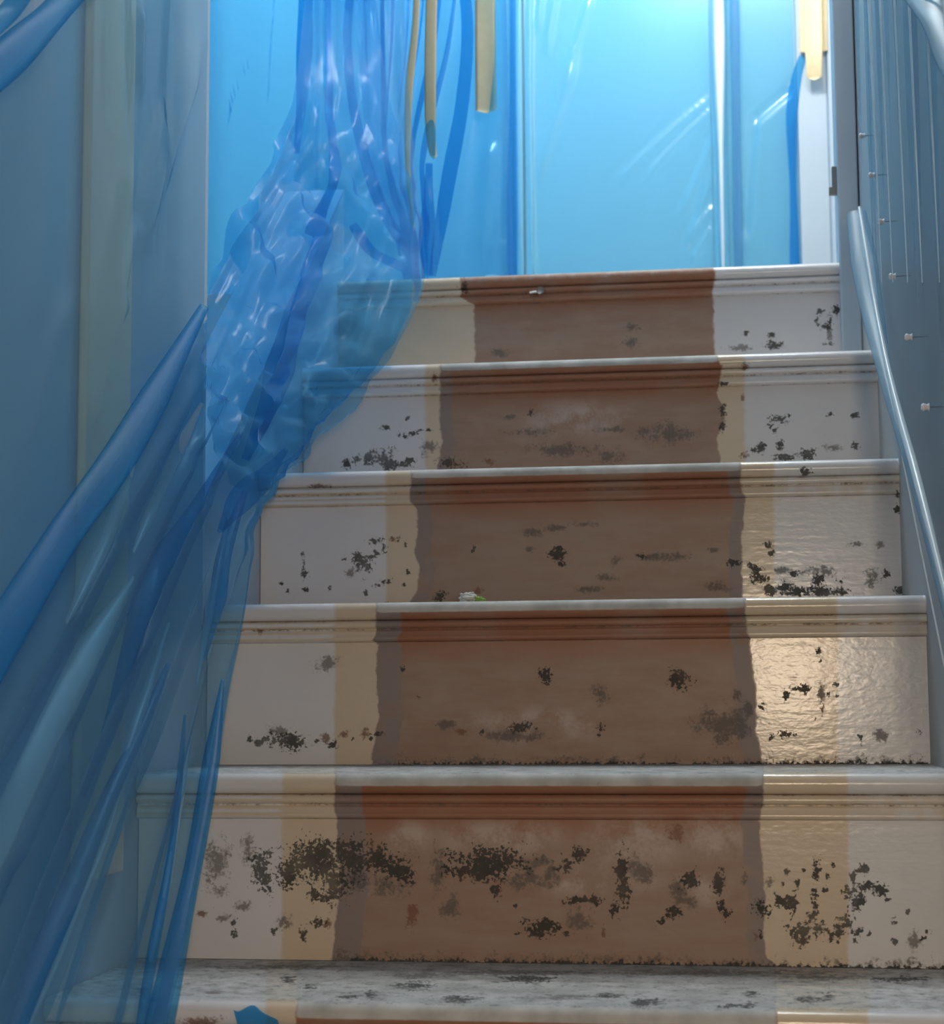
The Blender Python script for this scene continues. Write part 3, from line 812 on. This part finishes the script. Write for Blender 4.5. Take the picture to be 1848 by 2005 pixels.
# 6. clear film on the right wall with its lower edge following the steps
xr_ = XR-0.016
cur = []
for x, yb_ in ((1690, 425), (1715, 640), (1742, 770), (1782, 920), (1815, 1050), (1850, 1190), (1905, 1420), (1980, 1750), (2100, 2200)):
    b = at(x, yb_, 'x', xr_)
    cur.append([(xr_, b[1], z) for z in (3.1, 3.1*0.66+b[2]*0.34, 3.1*0.33+b[2]*0.67, b[2])])
rw = sheet('plastic_sheet', cur, 520, 90, M_CLEAR, None,
           pleats=[(0.02, 0.03, 0.008, 1.7, 0.004, 0, 0.95), (0.09, 0.10, 0.006, 2.0, 0.005, 0, 0.98), (0.16, 0.165, 0.006, 2.0, 0.005, 0, 0.95), (0.235, 0.245, 0.006, 2.1, 0.006, 0, 0.9),
                   (0.30, 0.315, 0.007, 2.1, 0.006, 0, 0.85), (0.375, 0.385, 0.007, 2.0, 0.006, 0, 0.85), (0.45, 0.46, 0.008, 2.0, 0.006, 0, 0.9), (0.54, 0.55, 0.008, 2.0, 0.006, 0, 0.9), (0.68, 0.66, 0.01, 2, 0.006, 0, 0.9), (0.82, 0.8, 0.01, 2, 0.006, 0, 0.9)],
           waves=[(6, 0.0025, 0.6, 0.0)], seed=9)
tag(rw, 'clear bluish plastic sheet hanging in vertical folds on the right wall', 'plastic sheet')
for q, (xa0, xa1, w0, w1) in enumerate(((1697, 1717, 9, 6), (1718, 1738, 8, 5), (1744, 1766, 8, 5), (1772, 1794, 13, 6), (1806, 1827, 15, 7), (1842, 1862, 14, 7))):
    yl_ = at(xa1, 480, 'x', xr_-0.014)[1]
    zt, zb2 = at(xa0, -80, 'x', xr_-0.014)[2], at(xa1, 560, 'x', xr_-0.014)[2]
    zt = max(zt, 1.75)
    sc2 = mpp(yl_)
    fold('fold', [(xr_-0.014, yl_, zt), (xr_-0.015, yl_+0.004, zt*.7+zb2*.3), (xr_-0.014, yl_, zt*.35+zb2*.65), (xr_-0.010, yl_-0.003, zb2)], [w0*sc2*1.5, w0*sc2*1.3, w1*sc2*1.2, 1.5*sc2], M_RIB, rw, 0.004, seed=50+q)  # whitened rib imitating light on a fold ridge
hem = [(1676, 415), (1688, 490), (1706, 600), (1730, 720), (1757, 830), (1780, 912), (1808, 1020), (1846, 1175), (1900, 1400)]
fold('hem', pts(hem, 'x', xr_-0.010), [.024, .034, .030, .020, .012, .008, .007, .007, .007], M_MILK, rw, 0.003, seed=41)['label'] = 'bright rolled lower edge'
fold('hem', pts([(x+6, y-10) for x, y in hem], 'x', xr_-0.012), [.004, .006, .006, .007, .008, .008, .007, .006, .006], M_RIB, rw, 0.003, seed=42)  # thin whitened line painted as the hem's highlight
fold('fold', pts([(1790, -40), (1825, 20), (1860, 90), (1900, 160)], 'x', xr_-0.012), [.03, .032, .03, .03], M_MILK, rw, 0.002, seed=43)

# ------------------------------------------------------------------ masking tape
def tape(ctrl, widths, label, curl=0.0, mat=M_TAPE, grp='strips of masking tape', nt=40):
    c = catmull(ctrl, nt)
    w = np.interp(np.linspace(0, 1, nt), np.linspace(0, 1, len(widths)), widths)
    n8 = 7
    u = np.linspace(-0.5, 0.5, n8)
    V = []
    for th in (0.0, 0.0006):
        for uu in u:
            q = c.copy()
            q[:, 0] += uu*w
            q[:, 1] += th+curl*w*(uu*uu)*4*0.25
            V.append(q)
    # round the lower end
    V = np.stack(V)
    V[:, -1, 2] += np.abs(np.tile(u, 2))*0.012
    nA = 2*n8
    order = list(range(n8))+list(range(nA-1, n8-1, -1))
    V = V[order].reshape(-1, 3)
    F = grid_faces(nA, nt, 0, True).tolist()
    F.append([i*nt for i in range(nA)])
    F.append([i*nt+nt-1 for i in range(nA)][::-1])
    o = mesh_obj('masking_tape', V, F, mat, None, True)
    return tag(o, label, 'tape', grp)


yt = yc+0.12


def hang(x, y):
    return at(x, y, 'y', yc+0.012+(0.13 if x < 900 else 0.21)*(455-y)/455)


tape([hang(818, -60), hang(812, 60), hang(800, 180), hang(798, 320), hang(804, 400), hang(810, 452)], [14*mpp(yt), 14*mpp(yt), 17*mpp(yt), 14*mpp(yt), 10*mpp(yt), 3*mpp(yt)], 'longest and thinnest tape strip, curving down the gathered blue curtain', 0.3, M_TAPE_SHADED)
tape([hang(846, -60), hang(843, 60), hang(842, 180), hang(843, 260), hang(849, 312)], [25*mpp(yt), 24*mpp(yt), 24*mpp(yt), 23*mpp(yt), 14*mpp(yt)], 'olive tape strip with slanted end between the thin strip and the wide strip', 0.2, M_TAPE_SHADED)
tape([hang(950, -60), hang(950, 60), hang(951, 150), hang(952, 222)], [42*mpp(yt+.1)]*4, 'wide flat tape strip hanging left of the covered door', 0.05, M_TAPE_SHADED)
yt2 = YB-0.056
tape([at(1592, -60, 'y', yt2), at(1592, 30, 'y', yt2), at(1593, 105, 'y', yt2)], [54*mpp(yt2)]*3, 'broad tape strip stuck flat on the white casing at right', 0.0)
tape([at(1592, -60, 'y', yt2-.012), at(1592, 40, 'y', yt2-.018), at(1593, 110, 'y', yt2-.022), at(1594, 157, 'y', yt2-.014)], [32*mpp(yt2), 33*mpp(yt2), 34*mpp(yt2), 30*mpp(yt2)], 'bright loose tongue of tape curling off the white casing', -0.5)

# ------------------------------------------------------------------ small things on the steps
# bent nail in the top moulding
p = at(1055, 572, 'y', 5*d+0.004)
nl = tag(empty('nail', tuple(p)), 'bent old nail sticking out of the top step moulding', 'nail')


def tube(name, ctrl, rs, mat, parent, nt=14, ncs=10):
    c = catmull(ctrl, nt)
    r = np.interp(np.linspace(0, 1, nt), np.linspace(0, 1, len(rs)), rs)
    tg = np.gradient(c, axis=0)
    tg /= np.linalg.norm(tg, axis=1, keepdims=True)
    b = np.cross(tg, np.array([0.13, 0.21, 0.96]))
    b /= np.linalg.norm(b, axis=1, keepdims=True)
    nn = np.cross(b, tg)
    a = np.linspace(0, 2*math.pi, ncs, endpoint=False)
    V = c[None]+(np.cos(a)[:, None]*r[None])[..., None]*b[None]+(np.sin(a)[:, None]*r[None])[..., None]*nn[None]
    F = grid_faces(ncs, nt, 0, True).tolist()
    F.append([i*nt for i in range(ncs)])
    F.append([i*nt+nt-1 for i in range(ncs)][::-1])
    return mesh_obj(name, V.reshape(-1, 3), F, mat, parent, True)


tube('shank', [p+np.array([0, 0.012, 0.001]), p+np.array([0, 0, 0]), p+np.array([-0.004, -0.008, -0.001]), p+np.array([-0.014, -0.010, -0.003])], [0.0022, 0.0022, 0.002, 0.0016], M_WHITE, nl)
tube('nail_head', [p+np.array([0.003, -0.006, 0.001]), p+np.array([0.003, -0.0095, 0.001])], [0.0062, 0.0062], M_METAL, nl, 4)

# push pins holding the clear sheet on the right wall
names = ('topmost', 'second from the top', 'third from the top', 'fourth from the top', 'fifth from the top', 'lowest')
for (x, y), nm in zip([(1690, 266), (1709, 343), (1728, 434), (1750, 541), (1782, 660), (1815, 797)], names):
    p = at(x, y, 'x', xr_-0.004)
    so = empty('push_pin', tuple(p))
    tag(so, 'small white push pin in the right wall sheet, %s of six' % nm, 'push pin', 'push pins in the right wall sheet')
    ex = np.array([1.0, 0, 0])
    tube('pin_head', [p-ex*0.006, p-ex*0.0045, p-ex*0.002, p, p+ex*0.002], [0.0022, 0.0042, 0.0034, 0.0026, 0.0042], M_WHITE, so, 12)
    tube('pin_shaft', [p+ex*0.002, p+ex*0.012, p+ex*0.019], [0.0006, 0.0006, 0.0003], M_METAL, so, 5)

# crumb of plaster and a green scrap on the second tread
M_PLAS = simple('plaster_crumb', (0.55, 0.55, 0.52), 0.8, 0.2, 200)
M_GREEN = simple('green_scrap', (0.28, 0.45, 0.10), 0.6, 0.2, 200)


def lump(name, c, r, mat, label, cat, seed):
    rng = np.random.RandomState(seed)
    nu, nv = 12, 9
    V = []
    for i in range(nu):
        for j in range(nv):
            a, b = 2*math.pi*i/nu, math.pi*j/(nv-1)
            k = 1+0.25*rng.randn() if 0 < j < nv-1 else 1
            V.append((c[0]+r[0]*k*math.sin(b)*math.cos(a), c[1]+r[1]*k*math.sin(b)*math.sin(a), c[2]+r[2]*k*math.cos(b)))
    return tag(mesh_obj(name, V, grid_faces(nu, nv, 0, True), mat, None, False), label, cat)


p = at(918, 1176, 'y', 2*d+0.03)
lump('plaster_crumb', (p[0], 2*d+0.03, 2*h+0.0058), (0.011, 0.006, 0.0055), M_PLAS, 'pale crumb of plaster lying on a tread against the brown riser', 'debris', 1)
p = at(940, 1176, 'y', 2*d+0.02)
lump('paper_scrap', (p[0], 2*d+0.02, 2*h+0.0032), (0.006, 0.004, 0.003), M_GREEN, 'tiny green scrap beside the plaster crumb on the tread', 'debris', 2)

# blue scrap hanging over the lowest nosing
c0 = at(500, 1988, 'y', -0.006)
u = np.linspace(0, 1, 14)
V = []
for i, a in enumerate(np.linspace(-1, 1, 16)):
    for b in u:
        x = c0[0]+a*0.020+(0.012*b)
        hh = 0.006-0.010*max(0, a)-0.002*math.sin(a*5)
        V.append((x, -0.0045-0.003*math.sin(b*2.6)-0.001*math.sin(a*7), c0[2]+hh-b*0.034+0.002*math.sin(a*4+1)))
sc_ = mesh_obj('plastic_scrap', V, grid_faces(16, 14), M_BLUE, None, True)
mod = sc_.modifiers.new('thick', 'SOLIDIFY')
mod.thickness = 0.0006
tag(sc_, 'torn scrap of blue plastic on the lowest step edge', 'plastic scrap')
